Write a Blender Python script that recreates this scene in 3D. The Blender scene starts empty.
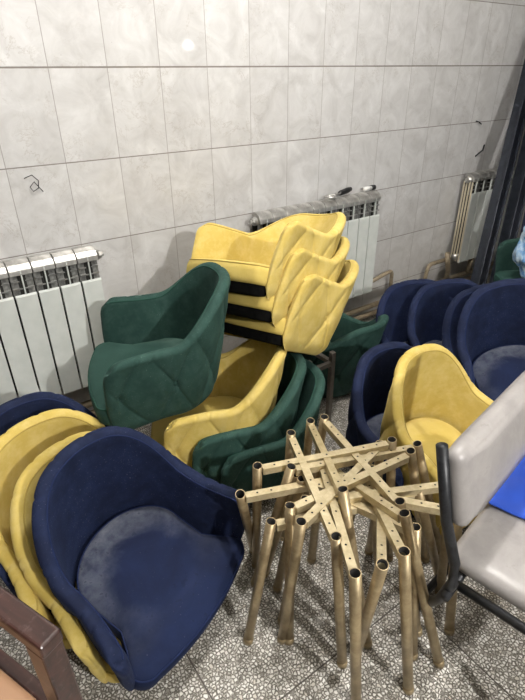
import bpy, bmesh, math, random
from math import sin, cos, pi, radians, sqrt, exp, floor
from mathutils import Vector, Matrix, Euler, noise
random.seed(7)
SC = bpy.context.scene
COL = SC.collection

# ------------------------------------------------------------------ helpers
def link(o, parent=None):
    COL.objects.link(o)
    if parent is not None: o.parent = parent
    return o
def obj(name, bm, mats, parent=None, smooth=True, loc=None):
    me = bpy.data.meshes.new(name)
    bmesh.ops.recalc_face_normals(bm, faces=bm.faces)
    bm.to_mesh(me); bm.free()
    if not isinstance(mats, (list, tuple)): mats = [mats]
    for m in mats: me.materials.append(m)
    if smooth:
        for p in me.polygons: p.use_smooth = True
    o = link(bpy.data.objects.new(name, me), parent)
    if loc: o.location = loc
    return o
def tag(o, label, cat, group=None):
    o['label'] = label; o['category'] = cat
    if group: o['group'] = group
    return o
def empty(name, loc, rot=(0,0,0)):
    o = link(bpy.data.objects.new(name, None)); o.empty_display_size = .05
    o.location = loc; o.rotation_euler = rot
    return o
def add_box(bm, x0, x1, y0, y1, z0, z1, mat=0, M=None):
    vs = [bm.verts.new(Vector(p) if M is None else M @ Vector(p)) for p in
          [(x0,y0,z0),(x1,y0,z0),(x1,y1,z0),(x0,y1,z0),(x0,y0,z1),(x1,y0,z1),(x1,y1,z1),(x0,y1,z1)]]
    fs = [(0,3,2,1),(4,5,6,7),(0,1,5,4),(1,2,6,5),(2,3,7,6),(3,0,4,7)]
    for f in fs:
        g = bm.faces.new([vs[i] for i in f]); g.material_index = mat
    return vs
def frame_to(d, up=Vector((0,0,1))):
    d = d.normalized()
    x = up.cross(d)
    if x.length < 1e-4: x = Vector((1,0,0))
    x.normalize(); y = d.cross(x)
    return x, y, d
def add_tube(bm, pts, r, n=12, mat=0, caps=True, inner=None):
    """round tube through pts; with inner = wall radius it is hollow and open at both ends"""
    pts = [Vector(p) for p in pts]
    rings = []
    px = None
    for i, p in enumerate(pts):
        d = (pts[min(i+1,len(pts)-1)] - pts[max(i-1,0)])
        x, y, _ = frame_to(d)
        if px is not None and px.dot(x) < 0: x, y = -x, -y
        px = x
        rr = r[i] if isinstance(r, (list,tuple)) else r
        rings.append([bm.verts.new(p + (x*cos(2*pi*k/n) + y*sin(2*pi*k/n))*rr) for k in range(n)])
    for a, b in zip(rings, rings[1:]):
        for k in range(n):
            f = bm.faces.new((a[k], a[(k+1)%n], b[(k+1)%n], b[k])); f.material_index = mat
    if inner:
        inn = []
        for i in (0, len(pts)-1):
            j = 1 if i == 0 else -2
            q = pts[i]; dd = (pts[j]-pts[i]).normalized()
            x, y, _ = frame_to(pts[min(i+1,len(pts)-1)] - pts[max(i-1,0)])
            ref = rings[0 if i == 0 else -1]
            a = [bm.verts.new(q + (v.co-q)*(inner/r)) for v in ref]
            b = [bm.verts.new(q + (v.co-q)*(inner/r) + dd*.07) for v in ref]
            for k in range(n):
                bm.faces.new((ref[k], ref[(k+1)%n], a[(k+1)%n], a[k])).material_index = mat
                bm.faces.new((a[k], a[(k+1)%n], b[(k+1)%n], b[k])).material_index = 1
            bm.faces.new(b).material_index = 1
    elif caps:
        bm.faces.new(rings[0]).material_index = mat; bm.faces.new(rings[-1]).material_index = mat
def add_prism(bm, prof, x0, x1, mat=0, axis='x'):
    """closed profile of (y,z) points swept along x"""
    a = [bm.verts.new((x0,p[0],p[1])) for p in prof]; b = [bm.verts.new((x1,p[0],p[1])) for p in prof]
    n = len(prof)
    for k in range(n): bm.faces.new((a[k],a[(k+1)%n],b[(k+1)%n],b[k])).material_index = mat
    bm.faces.new(a).material_index = mat; bm.faces.new(b).material_index = mat
def bevel(o, w=.003, s=2, ang=40):
    m = o.modifiers.new('bevel','BEVEL'); m.width = w; m.segments = s; m.limit_method = 'ANGLE'; m.angle_limit = radians(ang)
    return o

# ------------------------------------------------------------------ materials
class NT:
    def __init__(s, name):
        s.m = bpy.data.materials.new(name); s.m.use_nodes = True
        s.t = s.m.node_tree; s.b = s.t.nodes['Principled BSDF']
    def n(s, typ, **kw):
        nd = s.t.nodes.new(typ)
        for k, v in kw.items():
            if k[0] == 'i' and k[1:].isdigit(): nd.inputs[int(k[1:])].default_value = v
            elif k in nd.inputs: nd.inputs[k].default_value = v
            else: setattr(nd, k, v)
        return nd
    def l(s, a, b): s.t.links.new(a, b)
    def obj(s): return s.n('ShaderNodeTexCoord').outputs['Object']
    def geo(s): return s.n('ShaderNodeNewGeometry').outputs['Position']
    def noise(s, co, scale, detail=4, rough=.55, dist=0):
        nd = s.n('ShaderNodeTexNoise', Scale=scale, Detail=detail, Roughness=rough, Distortion=dist); s.l(co, nd.inputs['Vector']); return nd.outputs['Fac']
    def ramp(s, fac, stops, interp='LINEAR'):
        r = s.n('ShaderNodeValToRGB'); r.color_ramp.interpolation = interp
        while len(r.color_ramp.elements) < len(stops): r.color_ramp.elements.new(.5)
        for e, (p, c) in zip(r.color_ramp.elements, stops):
            e.position = p; e.color = (c[0],c[1],c[2],1) if not isinstance(c,(int,float)) else (c,c,c,1)
        s.l(fac, r.inputs[0]); return r.outputs[0]
    def mix(s, fac, a, b, typ='MIX'):
        m = s.n('ShaderNodeMix', data_type='RGBA', blend_type=typ)
        for sock, v in ((m.inputs[0],fac),(m.inputs[6],a),(m.inputs[7],b)):
            if isinstance(v,(int,float)): sock.default_value = v
            elif isinstance(v,(tuple,list)): sock.default_value = (*v[:3],1)
            else: s.l(v, sock)
        return m.outputs[2]
    def math(s, op, a, b=None, c=None):
        m = s.n('ShaderNodeMath', operation=op)
        for sock, v in zip(m.inputs, (a,b,c)):
            if v is None: continue
            if isinstance(v,(int,float)): sock.default_value = v
            else: s.l(v, sock)
        return m.outputs[0]
    def bump(s, h, strength=.3, dist=.002, normal=None):
        b = s.n('ShaderNodeBump', Strength=strength, Distance=dist); s.l(h, b.inputs['Height'])
        if normal: s.l(normal, b.inputs['Normal'])
        s.l(b.outputs[0], s.b.inputs['Normal']); return b.outputs[0]
    def set(s, **kw):
        for k, v in kw.items():
            k = k.replace('_',' ')
            i = s.b.inputs[k]
            if hasattr(v,'is_linked') : s.l(v, i)
            elif isinstance(v,(tuple,list)): i.default_value = (*v[:3],1)
            else: i.default_value = v
        return s.m

def velvet(name, base, dark, light, dust, dustamt=.35, sheen=.35):
    t = NT(name); co = t.obj()
    big = t.noise(co, 7, 5, .6, .6); mid = t.noise(co, 28, 6, .65)
    c = t.mix(t.ramp(big, [(.35,0.),(.68,1.)]), dark, base)
    c = t.mix(t.math('MULTIPLY', t.ramp(mid, [(.45,0.),(.8,1.)]), .5), c, light)
    fleck = t.noise(co, 260, 2, .5)
    sp = t.math('MULTIPLY', t.ramp(fleck, [(.66,0.),(.74,1.)]), t.ramp(big, [(.4,0.),(.62,1.)]))
    c = t.mix(t.math('MULTIPLY', sp, dustamt), c, dust)
    fine = t.noise(co, 900, 2, .5)
    t.bump(t.math('ADD', t.math('MULTIPLY', fine, .3), mid), .22, .004)
    t.set(Base_Color=c, Roughness=.82, Specular_IOR_Level=.25, Sheen_Weight=sheen, Sheen_Roughness=.4, Sheen_Tint=light)
    return t.m
YEL = ((.62,.48,.145),(.52,.385,.09),(.74,.62,.29),(.78,.72,.52))
BLU = ((.0085,.0165,.056),(.005,.009,.030),(.020,.033,.088),(.26,.27,.31))
GRN = ((.026,.068,.055),(.015,.045,.037),(.055,.108,.092),(.30,.38,.34))
M_VEL = {'yellow': velvet('yellow_velvet', *YEL, dustamt=.2), 'blue': velvet('blue_velvet', *BLU, dustamt=.5), 'green': velvet('green_velvet', *GRN, dustamt=.4)}
def dusty_seat(name, c3, dust, amt):
    t = NT(name); co = t.obj()
    big = t.noise(co, 6, 5, .6, .5); mid = t.noise(co, 30, 6, .65)
    c = t.mix(t.ramp(big, [(.35,0.),(.68,1.)]), c3[1], c3[0])
    # worn dusty crescent round the edge of the seat: distance from the middle, broken by noise
    sx = t.n('ShaderNodeSeparateXYZ'); t.l(co, sx.inputs[0])
    y = t.math('ADD', sx.outputs[1], -.05)
    d = t.math('SQRT', t.math('ADD', t.math('MULTIPLY', sx.outputs[0], sx.outputs[0]), t.math('MULTIPLY', y, y)))
    d = t.math('ADD', d, t.math('MULTIPLY', t.math('SUBTRACT', big, .5), .16))
    ring = t.ramp(d, [(.095,0.),(.125,.55),(.15,.8),(.2,1.)])
    f = t.math('MULTIPLY', ring, t.ramp(mid, [(.35,.25),(.7,1.)]))
    back = t.ramp(t.math('ADD', sx.outputs[1], .25), [(.12,1.),(.42,0.)])
    f = t.math('MULTIPLY', t.math('MULTIPLY', f, back), amt)
    c = t.mix(f, c, dust)
    fl = t.noise(co, 170, 3, .6)
    c = t.mix(t.math('MULTIPLY', t.ramp(fl, [(.68,0.),(.76,1.)]), amt*.35), c, dust)
    bl = t.noise(co, 60, 2, .5)
    c = t.mix(t.math('MULTIPLY', t.ramp(bl, [(.66,0.),(.7,1.)]), .5), c, c3[1])
    t.bump(mid, .2, .004)
    return t.set(Base_Color=c, Roughness=.85, Specular_IOR_Level=.22, Sheen_Weight=.3, Sheen_Roughness=.4, Sheen_Tint=c3[2])
M_SEAT = {'yellow': dusty_seat('yellow_seat_velvet', YEL, (.6,.52,.3), .25), 'blue': dusty_seat('dusty_blue_seat_velvet', BLU, (.135,.145,.17), .9), 'green': dusty_seat('green_seat_velvet', GRN, (.16,.22,.19), .4)}
def piping_mat(name, c): return NT(name).set(Base_Color=c, Roughness=.8, Specular_IOR_Level=.2)
M_PIPE = {'yellow': piping_mat('yellow_piping', (.42,.31,.08)), 'blue': piping_mat('blue_piping', (.009,.017,.06)), 'green': piping_mat('green_piping', (.018,.065,.048))}
t = NT('black_underside_cloth'); M_BLACK = t.set(Base_Color=t.ramp(t.noise(t.obj(), 60), [(.3,(.003,.003,.003)),(.8,(.008,.008,.008))]), Roughness=1., Specular_IOR_Level=.08)

# wall tile: 20 x 29.7 cm, joints, faint veins, grime
t = NT('wall_tile'); g = t.geo(); sx = t.n('ShaderNodeSeparateXYZ'); t.l(g, sx.inputs[0]); X, Z = sx.outputs[0], sx.outputs[2]
def joint(coord, per, off, w):
    f = t.math('FRACT', t.math('ADD', t.math('MULTIPLY', t.math('SUBTRACT', coord, off), 1/per), 100.5))
    return t.math('MULTIPLY', t.math('ABSOLUTE', t.math('SUBTRACT', f, .5)), per)      # metres from the joint
dx = joint(X, .2, 0, 0); dz = joint(Z, .297, 1.3675, 0)
wob = t.math('MULTIPLY', t.math('SUBTRACT', t.noise(g, 40, 3), .5), .0012)
jx = t.ramp(t.math('ADD', t.math('MULTIPLY', dx, 100), t.math('MULTIPLY', wob, 100)), [(.09,1.),(.17,0.)])
near1 = t.math('LESS_THAN', t.math('ABSOLUTE', t.math('SUBTRACT', Z, 1.3675)), .05)
dz2 = t.math('SUBTRACT', t.math('MULTIPLY', dz, 100), t.math('MULTIPLY', near1, .10))
jz = t.ramp(t.math('ADD', dz2, t.math('MULTIPLY', wob, 100)), [(.13,1.),(.23,0.)])
tid = t.n('ShaderNodeCombineXYZ')
t.l(t.math('FLOOR', t.math('MULTIPLY', X, 5)), tid.inputs[0]); t.l(t.math('FLOOR', t.math('MULTIPLY', t.math('SUBTRACT', Z, 1.3675), 1/.297)), tid.inputs[2])
wn = t.n('ShaderNodeTexWhiteNoise'); t.l(tid.outputs[0], wn.inputs['Vector'])
off = t.n('ShaderNodeVectorMath', operation='MULTIPLY_ADD'); t.l(wn.outputs['Color'], off.inputs[0]); off.inputs[1].default_value = (7,7,7); t.l(g, off.inputs[2])
cl = t.noise(off.outputs[0], 9, 6, .65, .8); v1 = t.noise(off.outputs[0], 11, 6, .68, .5); vm = t.noise(off.outputs[0], 5, 3)
vein = t.ramp(t.math('ABSOLUTE', t.math('SUBTRACT', v1, .5)), [(.0,1.),(.014,.0)])
vein = t.math('MULTIPLY', vein, t.ramp(vm, [(.48,0.),(.62,1.)]))
c = t.mix(t.ramp(cl, [(.3,0.),(.75,1.)]), (.50,.49,.48), (.70,.695,.69))
c = t.mix(t.math('MULTIPLY', vein, .55), c, (.36,.32,.28))
c = t.mix(t.math('MULTIPLY', t.math('SUBTRACT', wn.outputs['Value'], .5), .14), c, (.3,.3,.3))
gr = t.noise(g, 2.3, 6, .7, .4)
low = t.ramp(Z, [(.02,1.),(.75,.0)])
c = t.mix(t.math('MULTIPLY', t.math('MULTIPLY', low, t.ramp(gr, [(.3,.35),(.65,1.)])), .55), c, (.25,.22,.17))
sp = t.noise(g, 130, 2, .5); c = t.mix(t.math('MULTIPLY', t.ramp(sp, [(.74,0.),(.77,1.)]), .6), c, (.16,.13,.11))
jn = t.math('MAXIMUM', t.math('MULTIPLY', jx, .62), t.math('MULTIPLY', jz, .9))
c = t.mix(jn, c, t.mix(t.noise(g, 14), (.12,.10,.085), (.24,.21,.18)))
t.bump(t.math('SUBTRACT', t.math('MULTIPLY', cl, .12), jn), .35, .0015)
M_WALL = t.set(Base_Color=c, Roughness=t.math('ADD', t.math('MULTIPLY', cl, .25), t.math('ADD', .20, t.math('MULTIPLY', jn, .4))), Specular_IOR_Level=.45, Coat_Weight=.5, Coat_Roughness=.05)

# terrazzo floor
t = NT('terrazzo'); g = t.geo()
wv = t.n('ShaderNodeVectorMath', operation='MULTIPLY_ADD')
nz = t.n('ShaderNodeTexNoise', Scale=70., Detail=2.); t.l(g, nz.inputs['Vector']); t.l(nz.outputs['Color'], wv.inputs[0]); wv.inputs[1].default_value = (.008,.008,.0); t.l(g, wv.inputs[2])
def chips(scale, thr, soft):
    a = t.n('ShaderNodeTexVoronoi', Scale=scale, Randomness=1.); a.voronoi_dimensions = '2D'; t.l(wv.outputs[0], a.inputs['Vector'])
    b = t.n('ShaderNodeTexVoronoi', Scale=scale, Randomness=1., feature='DISTANCE_TO_EDGE'); b.voronoi_dimensions = '2D'; t.l(wv.outputs[0], b.inputs['Vector'])
    s = t.n('ShaderNodeSeparateColor'); t.l(a.outputs['Color'], s.inputs[0])
    th = t.math('ADD', thr, t.math('MULTIPLY', s.outputs[0], .16))
    m = t.ramp(t.math('SUBTRACT', b.outputs[0], th), [(0.,0.),(soft,1.)])
    return s.outputs[1], m
id1, m1 = chips(112, .10, .06); id2, m2 = chips(210, .08, .05)
cem = t.mix(t.noise(g, 25, 5), (.075,.066,.053), (.14,.125,.105))
c = t.mix(t.math('MULTIPLY', m2, .8), cem, t.ramp(id2, [(0.,(.10,.09,.075)),(.4,(.32,.30,.26)),(.8,(.5,.48,.43))]))
c = t.mix(m1, c, t.ramp(id1, [(0.,(.16,.15,.13)),(.12,(.42,.40,.36)),(.35,(.70,.68,.63)),(.8,(.86,.85,.81)),(1.,(.58,.54,.47))]))
dirt = t.noise(g, 3.2, 5, .65); c = t.mix(t.math('MULTIPLY', t.ramp(dirt, [(.4,0.),(.75,1.)]), .35), c, (.13,.11,.085))
sx = t.n('ShaderNodeSeparateXYZ'); t.l(g, sx.inputs[0])
def fj(coord, per, off):
    f = t.math('FRACT', t.math('ADD', t.math('MULTIPLY', t.math('SUBTRACT', coord, off), 1/per), 100.5))
    return t.math('MULTIPLY', t.math('ABSOLUTE', t.math('SUBTRACT', f, .5)), per*100)
j = t.math('MAXIMUM', t.ramp(fj(sx.outputs[0], .6, .35), [(.14,1.),(.24,0.)]), t.ramp(fj(sx.outputs[1], .6, -1.424), [(.14,1.),(.24,0.)]))
c = t.mix(j, c, (.06,.05,.04))
t.bump(t.math('SUBTRACT', m1, j), .12, .001)
M_FLOOR = t.set(Base_Color=c, Roughness=t.math('ADD', .30, t.math('MULTIPLY', dirt, .25)), Specular_IOR_Level=.5)

def metal(name, c1, c2, rough=.4, met=.8, scale=40, stretch=None, bump=.15):
    t = NT(name); co = t.obj(); nz = t.noise(co, scale, 5, .65, .3); n2 = t.noise(co, scale*.2, 3)
    c = t.mix(t.ramp(nz, [(.35,0.),(.7,1.)]), c1, c2)
    t.bump(nz, bump, .001)
    return t.set(Base_Color=c, Metallic=met, Roughness=t.math('ADD', rough-.1, t.math('MULTIPLY', n2, .25)))
M_BRASS = metal('worn_gold_tube', (.30,.225,.125), (.50,.40,.24), .38, .6, 22)
M_BARLIT = metal('worn_gold_bar_lit', (.46,.38,.225), (.64,.55,.36), .36, .45, 45)  # lighter than the tube gold: light on the bars put into the colour
M_HOLESHADE = NT('bore_shade').set(Base_Color=(.008,.007,.006), Roughness=.9)  # near-black colour stands for the shade inside tubes and holes
M_STEEL = metal('dirty_silver', (.36,.35,.33), (.66,.65,.62), .32, .7, 22)
M_RAD = NT('radiator_enamel'); co = M_RAD.obj(); nz = M_RAD.noise(co, 12, 5)
M_RAD.bump(M_RAD.noise(co, 200, 2), .04, .001)
M_RAD = M_RAD.set(Base_Color=M_RAD.mix(M_RAD.ramp(nz,[(.4,0.),(.75,1.)]), (.58,.61,.58), (.68,.70,.67)), Roughness=.38)
t = NT('radiator_dusty_grille'); co = t.obj(); M_GRILL = t.set(Base_Color=t.mix(t.ramp(t.noise(co, 55, 5, .7), [(.35,0.),(.7,1.)]), (.13,.13,.125), (.42,.42,.40)), Roughness=.45, Metallic=.4)
t = NT('radiator_gap_shade'); M_GAPSHADE = t.set(Base_Color=(.02,.02,.018), Roughness=.9)  # shade of the slots between panels, painted as a near-black colour
t = NT('radiator_yellowed_side'); co = t.obj(); M_RADSIDE = t.set(Base_Color=t.mix(t.noise(co, 9, 4), (.48,.42,.30), (.62,.56,.43)), Roughness=.5)
M_PIPEM = metal('rusty_pipe', (.20,.155,.10), (.36,.30,.21), .55, .3, 30)
M_BEAM = metal('dark_steel', (.006,.008,.013), (.020,.025,.036), .38, .55, 25)
M_NAVY = metal('navy_painted_steel', (.006,.007,.024), (.013,.016,.042), .4, .3, 30)
M_CHBLACK = metal('black_powder_coat', (.012,.013,.015), (.035,.037,.042), .42, .3, 50)
t = NT('grey_vinyl'); co = t.obj(); nz = t.noise(co, 16, 6, .65, .4); n2 = t.noise(co, 5, 4)
c = t.mix(t.ramp(nz, [(.35,0.),(.75,1.)]), (.27,.255,.25), (.36,.34,.33)); c = t.mix(t.math('MULTIPLY', t.ramp(t.noise(co, 30, 5, .7), [(.62,0.),(.68,1.)]), .35), c, (.22,.20,.19))
t.bump(t.math('ADD', n2, t.math('MULTIPLY', nz, .4)), .25, .006)
M_VINYL = t.set(Base_Color=c, Roughness=.36, Specular_IOR_Level=.5)
t = NT('blue_cloth'); co = t.obj(); t.bump(t.noise(co, 300, 2), .2, .001)
M_CLOTH = t.set(Base_Color=t.mix(t.noise(co, 12, 3), (.008,.055,.42), (.012,.08,.55)), Roughness=.75, Sheen_Weight=.2)
t = NT('dark_varnished_wood'); co = t.obj(); mp = t.n('ShaderNodeMapping'); t.l(co, mp.inputs[0]); mp.inputs['Scale'].default_value = (30,3,30)
w = t.noise(mp.outputs[0], 2.2, 6, .6, .6); c = t.mix(t.ramp(w,[(.3,0.),(.7,1.)]), (.018,.008,.007), (.070,.030,.024))
c = t.mix(t.math('MULTIPLY', t.ramp(t.noise(co, 90, 4, .7), [(.56,0.),(.70,1.)]), .12), c, (.42,.33,.31))
M_WOOD = t.set(Base_Color=c, Roughness=.28, Specular_IOR_Level=.6)
t = NT('tan_leatherette'); co = t.obj(); t.bump(t.noise(co, 220, 3), .12, .001)
M_TAN = t.set(Base_Color=t.mix(t.noise(co, 6, 4), (.34,.19,.105), (.42,.25,.15)), Roughness=.42)
t = NT('grey_brown_square_tube'); co = t.obj(); M_POST = t.set(Base_Color=t.mix(t.noise(co, 40, 5, .7), (.10,.085,.07), (.24,.21,.18)), Roughness=.55, Metallic=.3)
t = NT('pale_blue_plastic'); co = t.obj(); t.bump(t.noise(co, 40, 4, .6, 1.), .6, .01)
M_BAG = t.set(Base_Color=t.mix(t.ramp(t.noise(co, 22, 4, .6, 1.), [(.4,0.),(.6,1.)]), (.10,.25,.50), (.45,.58,.68)), Roughness=.25)
M_TOOLBLK = NT('black_rubber_grip').set(Base_Color=(.015,.015,.016), Roughness=.45)
M_CEIL = NT('plaster_white').set(Base_Color=(.62,.61,.58), Roughness=.9)
M_WHITECAP = NT('white_plastic').set(Base_Color=(.7,.7,.68), Roughness=.4)

# ------------------------------------------------------------------ room
def struct(name, bm, m):
    o = obj(name, bm, m, smooth=False); o['kind'] = 'structure'; return o
bm = bmesh.new(); add_box(bm, -3.2, 6.0, -6.6, .2, -.1, 0); struct('floor', bm, M_FLOOR)
bm = bmesh.new(); add_box(bm, -3.2, 6.0, 0, .2, 0, 2.9); struct('wall_back', bm, M_WALL)
bm = bmesh.new(); add_box(bm, -3.2, 6.0, -6.6, .2, 2.9, 3.0); struct('ceiling', bm, M_CEIL)

# ------------------------------------------------------------------ tub chair
US=.62; A_=.178; AF=.212; B_=.139; YC=-.025; HA=.266; HB=.125; TIP=.168
def sm(a,b,x):
    t=max(0,min(1,(x-a)/(b-a))); return t*t*(3-2*t)
def plan(u, out=0.0, fr=0.0):
    """centre line of the wrap-round shell; fr = fraction of the height"""
    s=1 if u>=0 else -1; t=abs(u); a=A_+out; b=B_+out
    if t<US:
        th=t/US*pi/2; return Vector((s*a*sin(th), YC-b*cos(th), 0)), Vector((s*sin(th)/a, -cos(th)/b, 0)).normalized()
    k=(t-US)/(1-US)
    # the arm front is rounded in profile
    L=TIP+.008*sin(pi*min(fr*1.3,1)) - .026*max(0,(fr-.75)/.25)**2.5 - .03*max(0,(.2-fr)/.2)**2
    e=k*k*(1.6-.6*k)                              # eases out of the back curve, then splays
    dx=(AF-A_)*(3.2*k-1.8*k*k)/(TIP-YC)
    return Vector((s*(a+(AF-A_)*e), YC+k*(L-YC), 0)), Vector((s,-dx*.8,0)).normalized()
def height(u):
    t=abs(u); th=t/US*90
    if t>US:
        k=(t-US)/(1-US); return HA-.012*max(0,(k-.75)/.25)**2
    return HA+HB*(1-sm(18,86,th))
def flare(u):
    th=min(abs(u)/US,1)*pi/2; return .030+.050*cos(th)**2
BUT_Z=.140; LAM=.165; HD=.150
def arc(u):
    s=1 if u>=0 else -1; t=abs(u)
    La=.5*pi*sqrt(((A_+.04)**2+(B_+.07)**2)/2)
    return s*(t/US*La if t<US else La+(t-US)/(1-US)*(TIP-YC))
def crease(u, z, h, rim=False):
    s=arc(u)/LAM; w=(z-BUT_Z)/HD
    d=1e9
    for sg in (1,-1):
        f=s+sg*w*.5; d=min(d, abs(f-round(f))*LAM*.72)
    fade=sm(.0,.05,z)
    if abs(u)>.93: fade*=max(0,(1-abs(u))/.07)
    if rim: return .0028*exp(-(d/.0035)**2)*fade
    g=.0050*exp(-(d/.0040)**2)+.0050*exp(-(d/.020)**2)
    dv=abs(s-round(s))*LAM
    db=sqrt(dv*dv+(z-BUT_Z)**2)
    return g*fade*(1-.75*sm(.7,1.,z/h))+.012*exp(-(db/.015)**2)*(1 if abs(u)<.93 else 0)
def shell_mesh(nu=320):
    T=.019                       # half thickness
    prof=[]                      # (side, fraction)  side -1 inner ... +1 outer
    NI,NR,NO=16,12,60
    for i in range(NI): prof.append(('i', .05+(i/NI)*.95))
    for i in range(NR+1): prof.append(('r', i/NR))
    for i in range(1,NO+1): prof.append(('o', 1-i/NO))
    bm=bmesh.new(); rings=[]; seam=[]; seam2=[]
    for a in range(nu+1):
        u=-1+2*a/nu
        # tip sampling: denser at the ends
        u=math.copysign(1-(1-abs(u))**1.15, u) if abs(u)>0 else 0
        h=height(u); ring=[]
        t=abs(u); dist=(1-t)/(1-US)*(TIP-YC)      # metres from the arm front
        endk=sqrt(max(0,1-((.03-min(dist,.03))/.03)**2)) if dist<.03 else 1
        for kind,f in prof:
            if kind=='i':
                z=.04+(h-T-.04)*f; side=-1; rim=0
            elif kind=='o':
                z=(h-T)*f; side=1; rim=0
            else:
                ang=pi*(1-f); z=h-T+sin(ang)*T*1.05; side=cos(ang); rim=1
            fr=max(0,min(1,z/h))
            c,n=plan(u, flare(u)*fr**1.15, fr)
            th=T*(.62+.38*fr)
            if kind=='o' : th*=1.0+.40*sin(pi*min(1,fr*1.05))**1.2     # padded outside belly
            off=side*th
            if kind=='o':
                # rounded lower edge tucking under the seat
                if z<.05: off-= .030*(1-z/.05)**2
                off-=crease(u,z,h)
            elif kind=='r' and side>0:
                off-=crease(u,h-T,h,True)*side
            elif kind=='i':
                off+=.003*exp(-((z-(h-T))/.01)**2)
            P=c+n*off*endk
            zz=z
            if kind=='r':
                zz=h-T+(z-(h-T))*max(endk,.25)
                if side>0.2: zz-=crease(u,h-T,h,True)*.8
            ring.append(bm.verts.new((P.x,P.y,zz)))
            if kind=='r' and f==0: pass
        rings.append(ring)
        i0=NI+2; seam.append(ring[i0].co.copy()); seam2.append(ring[NI+NR-1].co.copy())
    m=len(prof)
    for a,b in zip(rings,rings[1:]):
        for k in range(m-1): bm.faces.new((a[k],b[k],b[k+1],a[k+1]))
        bm.faces.new((a[m-1],b[m-1],b[0],a[0]))
    bm.faces.new(rings[0]); bm.faces.new(list(reversed(rings[-1])))
    # buttons
    bt=[]
    kmax=int(arc(.93)/LAM)
    for k in range(-kmax,kmax+1):
        s=k*LAM; lo,hi=-1.,1.
        for _ in range(40):
            mid=(lo+hi)/2
            if arc(mid)<s: lo=mid
            else: hi=mid
        u=lo; h=height(u); fr=BUT_Z/h
        c,n=plan(u, flare(u)*fr**1.15, fr); th=T*(.62+.38*fr)*(1+.40*sin(pi*fr*1.05)**1.2)
        bt.append((c+n*(th-.019)+Vector((0,0,BUT_Z)), n))
    return bm, seam, seam2, bt
def outline_seat(k, n=96):
    pass
def seat_outline(scale, n=120, inset=0):
    pts=[]
    a=A_-.014; b=B_-.014; W=.219; F=.212; R=.045
    # back arc
    for i in range(41):
        th=-pi/2+pi*i/40
        pts.append((a*sin(th), YC-b*cos(th)))
    # right side forward
    for y in (.0,.04,.08,.12): pts.append((a-.002+ (W-a)*sm(.08,.17,y), y))
    for i in range(9):
        th=i/8*pi/2; pts.append((W-R+R*cos(th)*1., F-R+R*sin(th)))
    for i in range(1,12):
        x=(W-R)*(1-2*i/12); pts.append((x, F+.022*(1-(x/(W-R))**2)))
    for i in range(9):
        th=pi/2+i/8*pi/2; pts.append((-(W-R)+R*cos(th), F-R+R*sin(th)))
    for y in (.12,.08,.04,.0): pts.append((-(a-.002+(W-a)*sm(.08,.17,y)), y))
    # offset inwards by moving to the centroid
    cx,cy=0,.02
    return [((x-cx)*scale+cx,(y-cy)*scale+cy) for x,y in pts]
def seat_mesh():
    bm=bmesh.new(); rings=[]
    rows=[(.30,.124),(.55,.123),(.75,.120),(.88,.116),(.945,.112),(.975,.107),(.992,.099),(1.,.09),(1.,.078),(.998,.066),(.99,.056),(.975,.050),(.90,.049)]
    for sc,z in rows: rings.append([bm.verts.new((x,y,z)) for x,y in seat_outline(sc)])
    c=bm.verts.new((0,.02,.1245)); n=len(rings[0])
    for k in range(n): bm.faces.new((c,rings[0][k],rings[0][(k+1)%n]))
    for a,b in zip(rings,rings[1:]):
        for k in range(n): bm.faces.new((a[k],b[k],b[(k+1)%n],a[(k+1)%n]))
    bm.faces.new(rings[-1])
    return bm
def loop_tube(bm, pts, r, n=6):
    m=len(pts); rings=[]
    for i,p in enumerate(pts):
        x,y,_=frame_to(pts[(i+1)%m]-pts[i-1])
        rings.append([bm.verts.new(p+(x*cos(2*pi*k/n)+y*sin(2*pi*k/n))*r) for k in range(n)])
    for i in range(m):
        a,b=rings[i],rings[(i+1)%m]
        for k in range(n): bm.faces.new((a[k],a[(k+1)%n],b[(k+1)%n],b[k]))
def base_mesh():
    bm=bmesh.new(); rings=[]
    for sc,z in ((.90,.052),(.955,.050),(.95,.035),(.92,.018),(.86,.014)):
        rings.append([bm.verts.new((x,y,z)) for x,y in seat_outline(sc)])
    n=len(rings[0])
    bm.faces.new(rings[0])
    for a,b in zip(rings,rings[1:]):
        for k in range(n): bm.faces.new((a[k],b[k],b[(k+1)%n],a[(k+1)%n]))
    bm.faces.new(rings[-1])
    return bm
def make_chair(colour):
    r=empty('tub_chair',(0,0,0))
    sb,s1,s2,bt=shell_mesh()
    shell=obj('padded_shell',sb,M_VEL[colour],r)
    seat=obj('seat_cushion',seat_mesh(),M_SEAT[colour],r)
    bm=bmesh.new(); add_tube(bm,s1[4:-4],.0022,6); obj('rim_piping',bm,M_PIPE[colour],shell)
    bm=bmesh.new(); loop_tube(bm,[Vector((x,y,.1075)) for x,y in seat_outline(.976)],.0022); obj('seat_piping',bm,M_PIPE[colour],seat)
    bm0=bmesh.new(); bmesh.ops.create_uvsphere(bm0,u_segments=14,v_segments=8,radius=.0095)
    for v in bm0.verts: v.co.y*=.5
    mb=None
    for p,n in bt:
        if mb is None:
            o=obj('button',bm0,M_VEL[colour],shell); mb=o.data
        else: o=link(bpy.data.objects.new('button',mb),shell)
        o.location=p; o.rotation_euler=(0,0,math.atan2(n.y,n.x)-pi/2)
    obj('underside',base_mesh(),M_BLACK,r,smooth=False)
    return r
def copy_tree(o,parent=None):
    c=o.copy(); COL.objects.link(c); c.parent=parent
    for ch in o.children: copy_tree(ch,c)
    return c
PROTO={}
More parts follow.
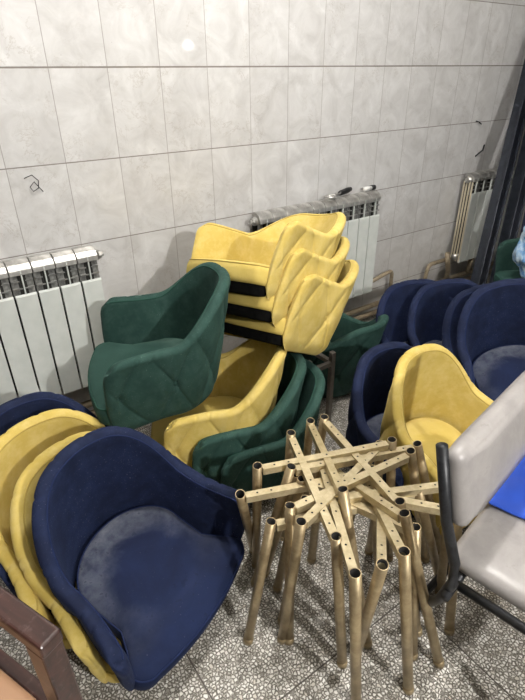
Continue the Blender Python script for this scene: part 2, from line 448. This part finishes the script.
def chair(colour,x,y,z,yaw,tilt,roll,label,group):
    if colour not in PROTO: PROTO[colour]=make_chair(colour); o=PROTO[colour]
    else: o=copy_tree(PROTO[colour])
    M=Matrix.Rotation(radians(yaw),4,'Z')@Matrix.Rotation(radians(tilt),4,'X')@Matrix.Rotation(radians(roll),4,'Y')
    o.location=(x,y,z); o.rotation_euler=M.to_euler('XYZ')
    tag(o,label,'chair',group); return o

GL='nested tub chairs at the left'; GM='nested tub chairs under the green one'; GS='stack of three yellow tub chairs'; GR='nested tub chairs at the right'
CH=[
('blue',-.280,-.994,.116,-155.6,-16.9,4.6,'big navy blue tub chair in front, tipped forward with a dusty stained seat',GL),
('yellow',-.307,-.927,.061,-159.1,-11.6,4.3,'yellow tub chair directly behind the dusty navy chair, only its rim showing',GL),
('yellow',-.362,-.795,.078,-163.1,-13,3,'mustard yellow tub chair at the left edge with its inside back showing',GL),
('blue',-.385,-.680,.080,-164,-12,2,'dark navy tub chair at the far left in front of the left radiator',GL),
('green',.030,-.577,.403,71,-2.7,-.1,'dark green buttoned tub chair lying sideways on top of the left pile',None),
('yellow',.432,-.575,.616,90.6,24.5,12.6,'topmost yellow tub chair of the stack leaning back before the middle radiator',GS),
('yellow',.440,-.590,.532,90.6,25.5,12.4,'middle yellow tub chair of the leaning stack of three',GS),
('yellow',.472,-.612,.443,89.5,26,13,'lowest yellow tub chair of the leaning stack, with creased tufted side',GS),
('yellow',.179,-.660,.148,62.1,-.8,4.6,'pale yellow tub chair underneath the green one, facing left',GM),
('green',.237,-.700,.082,65.4,-1,3.8,'dark green tub chair hugging the pale yellow one from below',GM),
('green',.298,-.737,.017,69.2,-1.4,3.3,'dark green tub chair outermost of the nest beside the metal leg pile',GM),
('yellow',.731,-1.165,.094,-175.6,-17.4,-.8,'yellow tub chair behind the grey office chair, its seat facing the camera',GR),
('blue',.715,-1.035,.05,-179,-16,0,'navy tub chair wrapped around the back of the right yellow one',GR),
('blue',1.306,-.700,.051,154.5,-7.7,6,'navy tub chair furthest back, nearest the pipe elbow on the wall',GR),
('blue',1.405,-.815,.066,150,-9.8,8.8,'second navy tub chair of the right nest, with a broad rounded back',GR),
('blue',1.387,-1.051,.127,144.7,-10.1,15.5,'third navy tub chair of the right nest, only its left edge showing',GR),
('blue',1.336,-1.121,.183,147.5,-18.7,14,'front navy tub chair at the right edge with dusty seat visible',GR),
('green',.95,-.41,.004,12,0,2,'dark green tub chair in the shadow between yellow stack and navy chairs',None),
('green',2.12,-.84,.31,70,-10,0,'green tub chair at the right edge beside the leaning dark steel posts',None),
]
for c in CH: chair(*c)

# ------------------------------------------------------------------ leg frames
FR=[
((0.017,-1.150,0.481),(0.362,-1.283,0.485),(0.055,-1.077),(0.410,-1.301),'gold leg frame furthest back in the heap, its bar end nearest the green nest'),
((0.082,-1.203,0.482),(0.430,-1.317,0.461),(0.016,-1.127),(0.559,-1.383),'gold leg frame whose long bar reaches right to the yellow chair'),
((-0.057,-1.183,0.456),(0.269,-1.305,0.450),(0.081,-1.028),(0.336,-1.330),'leftmost gold leg frame, its open tube beside the navy seat'),
((0.296,-1.088,0.472),(0.210,-1.443,0.485),(0.309,-1.032),(0.291,-1.511),'gold leg frame lying on top with its bar slanting down to the right'),
((0.280,-1.048,0.441),(0.111,-1.357,0.511),(0.318,-0.979),(0.156,-1.454),'gold leg frame with a steep bar crossing just left of the topmost one'),
((0.168,-1.095,0.479),(0.022,-1.432,0.489),(0.190,-1.045),(0.067,-1.451),'gold leg frame with a bar passing beneath the others towards the front'),
((0.001,-1.302,0.481),(0.373,-1.339,0.480),(-0.008,-1.323),(0.499,-1.372),'gold leg frame whose straight front tube stands left of centre'),
((0.110,-1.190,0.430),(0.200,-1.500,0.460),(0.056,-1.118),(0.230,-1.545),'gold leg frame low in the middle of the heap'),
((-0.015,-1.360,0.493),(0.338,-1.265,0.472),(-0.021,-1.309),(0.393,-1.250),'gold leg frame with the short tube top at the left front'),
((-0.040,-1.284,0.440),(0.310,-1.420,0.445),(-0.098,-1.258),(0.480,-1.440),'gold leg frame whose bar end pokes out flat at the left'),
((0.095,-1.231,0.455),(0.330,-1.518,0.455),(0.060,-1.180),(0.365,-1.560),'gold leg frame whose open tube end peeks out beside the grey chair seat'),
((0.055,-1.293,0.462),(0.386,-1.459,0.462),(0.010,-1.270),(0.435,-1.475),'gold leg frame whose bar slopes up towards the top of the grey chair post'),
((0.216,-1.157,0.413),(0.168,-1.488,0.513),(0.232,-1.042),(0.271,-1.598),'gold leg frame with the longest worn tube leaning to the right foot'),
((0.174,-1.217,0.463),(-0.015,-1.524,0.499),(0.207,-1.164),(0.026,-1.543),'gold leg frame closest to the camera, tube running out of view'),
((0.278,-1.333,0.404),(0.029,-1.550,0.520),(0.377,-1.248),(0.113,-1.456),'gold leg frame with a short front bar and a tube slanting left'),
((0.270,-1.271,0.424),(0.085,-1.556,0.521),(0.324,-1.187),(0.157,-1.593),'gold leg frame at right front with its tube standing upright'),
]
GF='loose gold metal leg frames'
def leg_frame(A,B,fa,fb,label):
    A=Vector(A); B=Vector(B); Fa=Vector((*fa,.004)); Fb=Vector((*fb,.004))
    org=Vector(((A.x+B.x)/2,(A.y+B.y)/2,0))
    root=empty('leg_frame',org); tag(root,label,'leg frame',GF)
    A-=org;B-=org;Fa-=org;Fb-=org
    for P,F in ((A,Fa),(B,Fb)):
        d=(P-F).normalized(); bm=bmesh.new()
        add_tube(bm,[F,F+(P-F)*.5,P+d*.006],.0125,18,0,inner=.0105)
        obj('leg',bm,[M_BRASS,M_HOLESHADE],root)
        bm=bmesh.new(); add_tube(bm,[F-d*.003,F+d*.018],.0138,16); obj('foot_cap',bm,M_TOOLBLK if False else M_BRASS,root)
    # square cross bar
    d=(B-A).normalized(); s0=A+d*.013; s1=B-d*.013
    x,y,_=frame_to(d)      # x horizontal, y up-ish
    M=Matrix(((d.x,x.x,y.x,s0.x),(d.y,x.y,y.y,s0.y),(d.z,x.z,y.z,s0.z),(0,0,0,1)))
    L=(s1-s0).length; bm=bmesh.new()
    off=-.012
    add_box(bm,0,L,-.0095,.0095,off-.0095,off+.0095,0,M)
    sgn=1 if y.z>0 else -1
    for f in (.09,.2,.5,.8,.91):
        zt=off+sgn*.0098; ring=[bm.verts.new(M@Vector((L*f+.0028*cos(k*pi/4),.0028*sin(k*pi/4),zt))) for k in range(8)]
        bm.faces.new(ring).material_index=1  # flat dark discs stand in for the shaded bar holes
    bar=obj('cross_bar',bm,[M_BARLIT,M_HOLESHADE],root,smooth=False); 
    return root
for f in FR: leg_frame(*f)

# ------------------------------------------------------------------ radiators
def section_meshes(w):
    b=bmesh.new()      # column body + flat front panel
    g=w/2
    add_prism(b,[(-.086,.006),(-.080,.0),(-.074,.004),(-.074,.445),(-.083,.452),(-.086,.444)],-g+.0036,g-.0036,0)
    add_box(b,-.013,.013,-.076,-.012,.02,.54,1)  # body coloured near black for the shade between panels
    add_box(b,-g+.004,g-.004,-.020,-.012,.01,.53,1)
    top=bmesh.new()
    add_prism(top,[(-.085,.522),(-.083,.541),(-.070,.558),(-.048,.568),(-.026,.568),(-.014,.558),(-.014,.545),(-.058,.545),(-.076,.522)],-g+.0012,g-.0012,0)
    gr=bmesh.new()
    add_box(gr,-g+.002,g-.002,-.066,-.060,.440,.545,0)
    add_box(gr,-g+.004,-.010,-.078,-.060,.497,.501,0); add_box(gr,.010,g-.004,-.078,-.060,.497,.501,0)
    add_box(gr,-g+.004,-.004,-.080,-.060,.470,.474,0); add_box(gr,.004,g-.004,-.080,-.060,.470,.474,0)
    fin=bmesh.new()
    add_box(fin,-.0022,.0022,-.0845,-.056,.442,.540,0)
    # cross nipples between sections
    return b,top,gr,fin
def radiator(x0,n,z0,label,side=None,w=.079,caps='both'):
    root=empty('radiator',(x0+n*w/2,-.015,z0)); tag(root,label,'radiator','aluminium radiators along the wall')
    proto=None
    for i in range(n):
        lx=(i-(n-1)/2)*w
        if proto is None:
            b,tp,gr,fin=section_meshes(w)
            s=obj('section',b,[M_RAD,M_GAPSHADE],root,smooth=False); s.location=(lx,0,0)
            q=obj('top_hood',tp,M_STEEL,s,smooth=False); bevel(q,.002,2,25)
            k=obj('grille',gr,M_GRILL,s,smooth=False); f=obj('fin',fin,M_RAD,s,smooth=False)
            proto=s
        else:
            s=copy_tree(proto,root); s.location=(lx,0,0)
    for z in (.035,.53):
        bm=bmesh.new(); add_tube(bm,[(-n*w/2-.012,-.046,z),(n*w/2+.012,-.046,z)],.019,16)
        obj('manifold',bm,M_STEEL,root)
    for sx in (-1,1):
        bm=bmesh.new(); add_tube(bm,[(sx*(n*w/2+.004),-.046,.53),(sx*(n*w/2+.022),-.046,.53)],.016,6)
        add_tube(bm,[(sx*(n*w/2+.02),-.046,.53),(sx*(n*w/2+.032),-.046,.53)],.009,10)
        obj('end_plug',bm,M_STEEL,root,smooth=False)
    if side:
        bm=bmesh.new()
        for y in (-.080,-.060,-.040,-.022): add_box(bm,-n*w/2-.005,-n*w/2-.001,y-.005,y+.005,.01,.52)
        obj('yellowed_end_ribs',bm,M_RADSIDE,root,smooth=False)['label']='yellowed end ribs'
    return root
radiator(.026-8*.079,8,.212,'white panelled radiator at the far left behind the navy and green chairs')
radiator(.775,10,.222,'white panelled radiator in the middle behind the yellow stack')
radiator(2.385,8,.222,'shaded yellowed radiator at the far right behind the leaning posts',side=True)

# wrench on the middle radiator, little valve key
root=empty('pipe_wrench',(1.33,-.045,.792)); root.rotation_euler=(0,0,radians(14)); tag(root,'chrome wrench with black grip lying on top of the middle radiator','wrench')
bm=bmesh.new()
ring=[Vector((-.115+.024*cos(a),.024*sin(a),.013)) for a in [2*pi*i/24 for i in range(24)]]; loop_tube(bm,ring,.0075,8)
obj('jaw',bm,M_STEEL,root)
bm=bmesh.new(); add_tube(bm,[(-.092,0,.013),(-.03,.0,.014)],[.009,.007],10); obj('shank',bm,M_STEEL,root)
bm=bmesh.new(); add_tube(bm,[(-.035,0,.014),(-.02,0,.016),(.05,.004,.018),(.082,.006,.018)],[.010,.013,.014,.011],12); obj('grip',bm,M_TOOLBLK,root)
root=empty('air_valve',(1.515,-.045,.793)); tag(root,'small white air valve with black cap on the right end of the middle radiator','valve')
bm=bmesh.new(); add_tube(bm,[(-.035,0,.012),(.018,0,.012)],.0115,12); obj('body',bm,M_WHITECAP,root)
bm=bmesh.new(); add_tube(bm,[(.018,0,.012),(.045,0,.012)],.0135,10); obj('cap',bm,M_TOOLBLK,root)

# pipes
def pipe(name,pts,r,label,mat=None,cat='pipe',grp=None):
    # round the corners
    P=[Vector(p) for p in pts]; out=[P[0]]
    for a,b,c in zip(P,P[1:],P[2:]):
        k=min(.035,(b-a).length*.4,(c-b).length*.4); p0=b+(a-b).normalized()*k; p1=b+(c-b).normalized()*k
        for i in range(6):
            q=i/5; out.append(p0*(1-q)**2+b*2*q*(1-q)+p1*q*q)
    out.append(P[-1])
    bm=bmesh.new(); add_tube(bm,out,r,12); o=obj(name,bm,mat or M_PIPEM); tag(o,label,cat,grp); return o
pipe('heating_pipe',[(-1.2,-.05,.10),(3.9,-.05,.10)],.016,'upper long rusty heating pipe running low along the wall')
pipe('heating_pipe',[(-1.2,-.05,.045),(3.9,-.05,.045)],.016,'lower long rusty heating pipe just above the floor by the wall')
pipe('branch_pipe',[(1.545,-.06,.257),(1.77,-.06,.30),(1.78,-.055,.115)],.012,'bent branch pipe leaving the right end of the middle radiator')
pipe('branch_pipe',[(2.33,-.06,.257),(2.12,-.06,.257),(2.10,-.055,.115)],.013,'bent branch pipe leaving the left end of the shaded right radiator')
pipe('branch_pipe',[(2.27,-.08,.31),(2.33,-.07,.16),(2.34,-.055,.115)],.016,'slanting brass pipe stub below the right radiator')
pipe('branch_pipe',[(2.56,-.08,.225),(2.56,-.07,.115)],.016,'short vertical pipe stub under the right radiator')
# marks on the wall
def wire(name,pts,r,label):
    bm=bmesh.new(); add_tube(bm,pts,r,6); tag(obj(name,bm,M_TOOLBLK),label,'wire')
wire('wall_wire',[(-.150,-.001,1.035),(-.125,-.012,1.045),(-.108,-.016,1.025),(-.112,-.012,1.000),(-.130,-.008,.990),(-.138,-.006,1.005),(-.122,-.010,1.022),(-.098,-.006,.985)],.0016,'small curled black wire sticking out of the tiles above the left radiator')
wire('wall_wire',[(2.44,-.001,1.078),(2.455,-.014,1.072),(2.485,-.012,1.060)],.004,'short black wire end on the tiles above the right radiator')
wire('wall_wire',[(2.50,-.001,.872),(2.535,-.014,.900),(2.555,-.012,.905),(2.572,-.004,.935)],.0045,'bent black wire hook on the tiles just over the right radiator')

# ------------------------------------------------------------------ leaning steel posts
def beam(foot,topp,w,label,mat,l=True):
    F=Vector(foot);T=Vector(topp); d=(T-F).normalized(); x,y,_=frame_to(d,Vector((0,1,0)))
    org=F.copy(); o=bmesh.new()
    M=Matrix(((x.x,y.x,d.x,0),(x.y,y.y,d.y,0),(x.z,y.z,d.z,0),(0,0,0,1)))
    L=(T-F).length
    add_box(o,-w/2,w/2,-w*.3,w*.3,0,L,0,M)
    if l:
        add_box(o,-w/2-.006,-w/2+.004,-w*.3-.012,-w*.3+.004,0,L,0,M)
        add_box(o,w/2-.004,w/2+.006,-w*.3-.012,-w*.3+.004,0,L,0,M)
    b=obj('steel_post',o,mat,smooth=False,loc=org); bevel(b,.002); tag(b,label,'post','dark steel posts leaning on the wall'); return b
beam((1.87,-.545,.03),(2.84,-.045,1.64),.075,'broad dark steel post leaning on the wall, nearest the right radiator',M_BEAM)
beam((2.06,-.56,.03),(3.03,-.045,1.68),.085,'dark steel post leaning second from the left at the right edge',M_BEAM)
beam((2.22,-.62,.03),(3.18,-.045,1.62),.10,'navy painted steel post leaning third from the left at the right edge',M_NAVY)
beam((2.42,-.70,.03),(3.45,-.045,1.75),.10,'navy painted steel post leaning behind the others at the far right',M_NAVY)

# pale blue bag
bm=bmesh.new(); bmesh.ops.create_icosphere(bm,subdivisions=5,radius=1)
for v in bm.verts:
    n=noise.noise(v.co*2.3)*.22+noise.noise(v.co*6)*.09
    v.co=Vector((v.co.x*.09,v.co.y*.10,v.co.z*.16+.16))*1.0+v.normal*n*.12
    v.co.z=max(v.co.z,0.002)
bag=obj('plastic_bag',bm,M_BAG,loc=(1.935,-.80,.425)); tag(bag,'crumpled pale blue plastic bag lying on the far right green chair','bag')

# square tube stand under the yellow stack
root=empty('metal_stand',(.66,-.56,0)); tag(root,'grey brown square tube stand propping up the yellow stack','stand')
for sx,sy in ((1,-1),(-1,-1),(1,1),(-1,1)):
    bm=bmesh.new(); add_box(bm,sx*.062-.010,sx*.062+.010,sy*.11-.010,sy*.11+.010,0,.36); bevel(obj('post',bm,M_POST,root,smooth=False),.0015)
bm=bmesh.new()
for sx in (-1,1): add_box(bm,sx*.062-.009,sx*.062+.009,-.10,.10,.30,.318)
for sy in (-1,1): add_box(bm,-.052,.052,sy*.11-.009,sy*.11+.009,.30,.318)
obj('top_rail',bm,M_POST,root,smooth=False)

def plinth(x,y,h,yaw):
    r=empty('metal_stand',(x,y,0),(0,0,radians(yaw))); tag(r,'low square tube stand carrying the green chair at the right edge','stand')
    for sx,sy in ((1,-1),(-1,-1),(1,1),(-1,1)):
        bm=bmesh.new(); add_box(bm,sx*.13-.010,sx*.13+.010,sy*.13-.010,sy*.13+.010,0,h); bevel(obj('post',bm,M_POST,r,smooth=False),.0015)
    for sy in (-1,1):
        bm=bmesh.new(); add_box(bm,-.12,.12,sy*.13-.009,sy*.13+.009,h-.03,h-.012); obj('top_rail',bm,M_POST,r,smooth=False)
        bm=bmesh.new(); add_box(bm,sy*.13-.009,sy*.13+.009,-.12,.12,h-.03,h-.012); obj('top_rail',bm,M_POST,r,smooth=False)
plinth(2.12,-.84,.305,70)
# ------------------------------------------------------------------ grey office chair
def pad_mesh(w,h,t,r=.03,nx=28,ny=18,bulge=.008):
    """upholstered slab in the local x-z plane, thickness along y, rounded corners and edges"""
    bm=bmesh.new(); n=80; out=[]
    for i in range(n):
        a=2*pi*i/n; c,s=cos(a),sin(a); p=18
        k=(abs(c)**p+abs(s)**p)**(-1/p); out.append((c*k,s*k))
    rings=[]
    prof=[(0.3,1.),(.6,1.),(.85,.97),(.94,.88),(.985,.62),(1.,.25),(1.,-.25),(.985,-.62),(.94,-.88),(.85,-.97),(.6,-1.),(.3,-1.)]
    for sc,yy in prof:
        q=(1-sc)
        rings.append([bm.verts.new((x*w/2*sc if sc<.9 else x*(w/2-(1-sc)*.25), -yy*t/2-(bulge*(1-(x*sc)**2)*(1-(z*sc)**2) if yy>0 else 0), z*h/2*sc if sc<.9 else z*(h/2-(1-sc)*.25))) for x,z in out])
    for a,b in zip(rings,rings[1:]):
        for k in range(n): bm.faces.new((a[k],b[k],b[(k+1)%n],a[(k+1)%n]))
    bm.faces.new(rings[0]); bm.faces.new(rings[-1])
    return bm
OFF=Vector((.40,-1.66,0))
root=empty('office_chair',OFF); root.rotation_euler=(0,0,radians(10)); tag(root,'grey vinyl office chair with black metal frame at the right edge','chair')
seat=obj('seat',pad_mesh(.42,.44,.045,bulge=.012),M_VINYL,root); seat.rotation_euler=(radians(-90),0,0); seat.location=(.035,-.105,.435)
back=obj('backrest',pad_mesh(.46,.170,.045),M_VINYL,root); back.rotation_euler=(radians(-14),0,0); back.location=(.0,.112,.67)
for sx in (-1,1):
    X=sx*.235
    bm=bmesh.new(); add_tube(bm,[(X-.004*sx*0,.150,.762),(X,.112,.60),(X*.97,.08,.50),(X*.95,.075,.44),(X*.80,.10,.33),(-.034*(-sx),.209,.006)],.011,10)
    obj('rear_leg',bm,M_CHBLACK,root)
    bm=bmesh.new(); add_tube(bm,[(X*.8,.08,.40),(X*.8,-.27,.40),(X*.85,-.29,.38),(X,-.31,.006)],.010,10)
    obj('front_leg',bm,M_CHBLACK,root)
bm=bmesh.new(); add_tube(bm,[(-.235,.08,.40),(.235,.08,.40)],.010,10); obj('seat_rail',bm,M_CHBLACK,root)
bm=bmesh.new(); add_tube(bm,[(-.188,-.27,.392),(.188,-.27,.392)],.010,10); obj('seat_rail',bm,M_CHBLACK,root)

# blue cloth on it
bm=bmesh.new(); NX,NY=34,30; gv=[]
for j in range(NY+1):
    row=[]
    for i in range(NX+1):
        x=i/NX; y=j/NY
        z=.006+.010*abs(noise.noise(Vector((x*4,y*3,1))))+.018*max(0,noise.noise(Vector((x*2.2+3,y*2,4))))
        row.append(bm.verts.new((x*.30-.02*y, y*.20+.015*sin(x*5), z)))
    gv.append(row)
for j in range(NY):
    for i in range(NX): bm.faces.new((gv[j][i],gv[j][i+1],gv[j+1][i+1],gv[j+1][i]))
cl=obj('blue_garment',bm,M_CLOTH,loc=(.42,-1.69,.462)); cl.rotation_euler=(0,0,radians(8))
m=cl.modifiers.new('s','SOLIDIFY'); m.thickness=.004; m.offset=1
tag(cl,'bright blue folded garment lying on the grey office chair seat','garment')

# ------------------------------------------------------------------ wooden armchair, bottom left
root=empty('wooden_armchair',(-.875,-1.30,0)); root.rotation_euler=(0,0,radians(204)); tag(root,'dark varnished wooden armchair with tan seat in the bottom left corner','chair')
# local: x right, y forward; the visible arm is on local -x
for sx in (-1,1):
    X=sx*.27
    bm=bmesh.new(); add_box(bm,X-.0185,X+.0185,-.22,.25,.622,.650); bevel(obj('armrest',bm,M_WOOD,root,smooth=False),.005,3)
    bm=bmesh.new(); add_box(bm,X-.0180,X+.0180,.204,.246,.0,.624); bevel(obj('leg',bm,M_WOOD,root,smooth=False),.004,2)
    bm=bmesh.new(); add_box(bm,X-.0170,X+.0170,-.246,-.206,.0,.86); bevel(obj('leg',bm,M_WOOD,root,smooth=False),.004,2)
    bm=bmesh.new(); add_box(bm,X-.012,X+.012,-.206,.204,.36,.41); bevel(obj('side_rail',bm,M_WOOD,root,smooth=False),.003,2)
bm=bmesh.new(); add_box(bm,-.25,.25,.208,.238,.36,.41); obj('front_rail',bm,M_WOOD,root,smooth=False)
seat=obj('seat',pad_mesh(.50,.44,.06,bulge=.02),M_TAN,root); seat.rotation_euler=(radians(-90),0,0); seat.location=(0,.0,.44)
bk=obj('backrest',pad_mesh(.48,.34,.05,bulge=.015),M_TAN,root); bk.rotation_euler=(radians(8),0,radians(180)); bk.location=(0,-.225,.70)

# ------------------------------------------------------------------ light
def area(name,loc,target,sx,sy,power,col,spread=None):
    L=bpy.data.lights.new(name,'AREA'); L.shape='RECTANGLE'; L.size=sx; L.size_y=sy; L.energy=power; L.color=col
    o=link(bpy.data.objects.new(name,L)); o.location=loc
    o.rotation_euler=(Vector(target)-Vector(loc)).to_track_quat('-Z','Y').to_euler(); return o
def bulb(name,loc,power,rad,col):
    L=bpy.data.lights.new(name,'POINT'); L.energy=power; L.shadow_soft_size=rad; L.color=col
    o=link(bpy.data.objects.new(name,L)); o.location=loc; return o
bulb('ceiling_lamp_key',(0,-3.4,1.95),205,.035,(1,.975,.94))
bulb('ceiling_lamp_overhead',(.55,-1.10,2.75),115,.06,(1,.965,.92))
bulb('ceiling_lamp_far',(3.92,-6.3,1.725),14,.04,(1,.97,.93))
W=bpy.data.worlds.new('World'); SC.world=W; W.use_nodes=True
W.node_tree.nodes['Background'].inputs[0].default_value=(.85,.92,1,1); W.node_tree.nodes['Background'].inputs[1].default_value=.015

# ------------------------------------------------------------------ camera
cd=bpy.data.cameras.new('camera'); cam=link(bpy.data.objects.new('camera',cd))
R=Vector((0.8133605,-0.58169685,-0.00857157)); U=Vector((0.28944914,0.39185508,0.87330911)); F=Vector((0.50464234,0.71279617,-0.48709109))
cam.matrix_world=Matrix(((R.x,U.x,-F.x,-.52146615),(R.y,U.y,-F.y,-1.9373936),(R.z,U.z,-F.z,1.35),(0,0,0,1)))
cd.sensor_fit='VERTICAL'; cd.sensor_height=24; cd.lens=499.53/700*24; cd.clip_start=.05; cd.clip_end=60
SC.camera=cam
SC.view_settings.view_transform='Standard'; SC.view_settings.look='None'; SC.view_settings.gamma=1; SC.view_settings.exposure=.04
SC.view_settings.use_curve_mapping=False
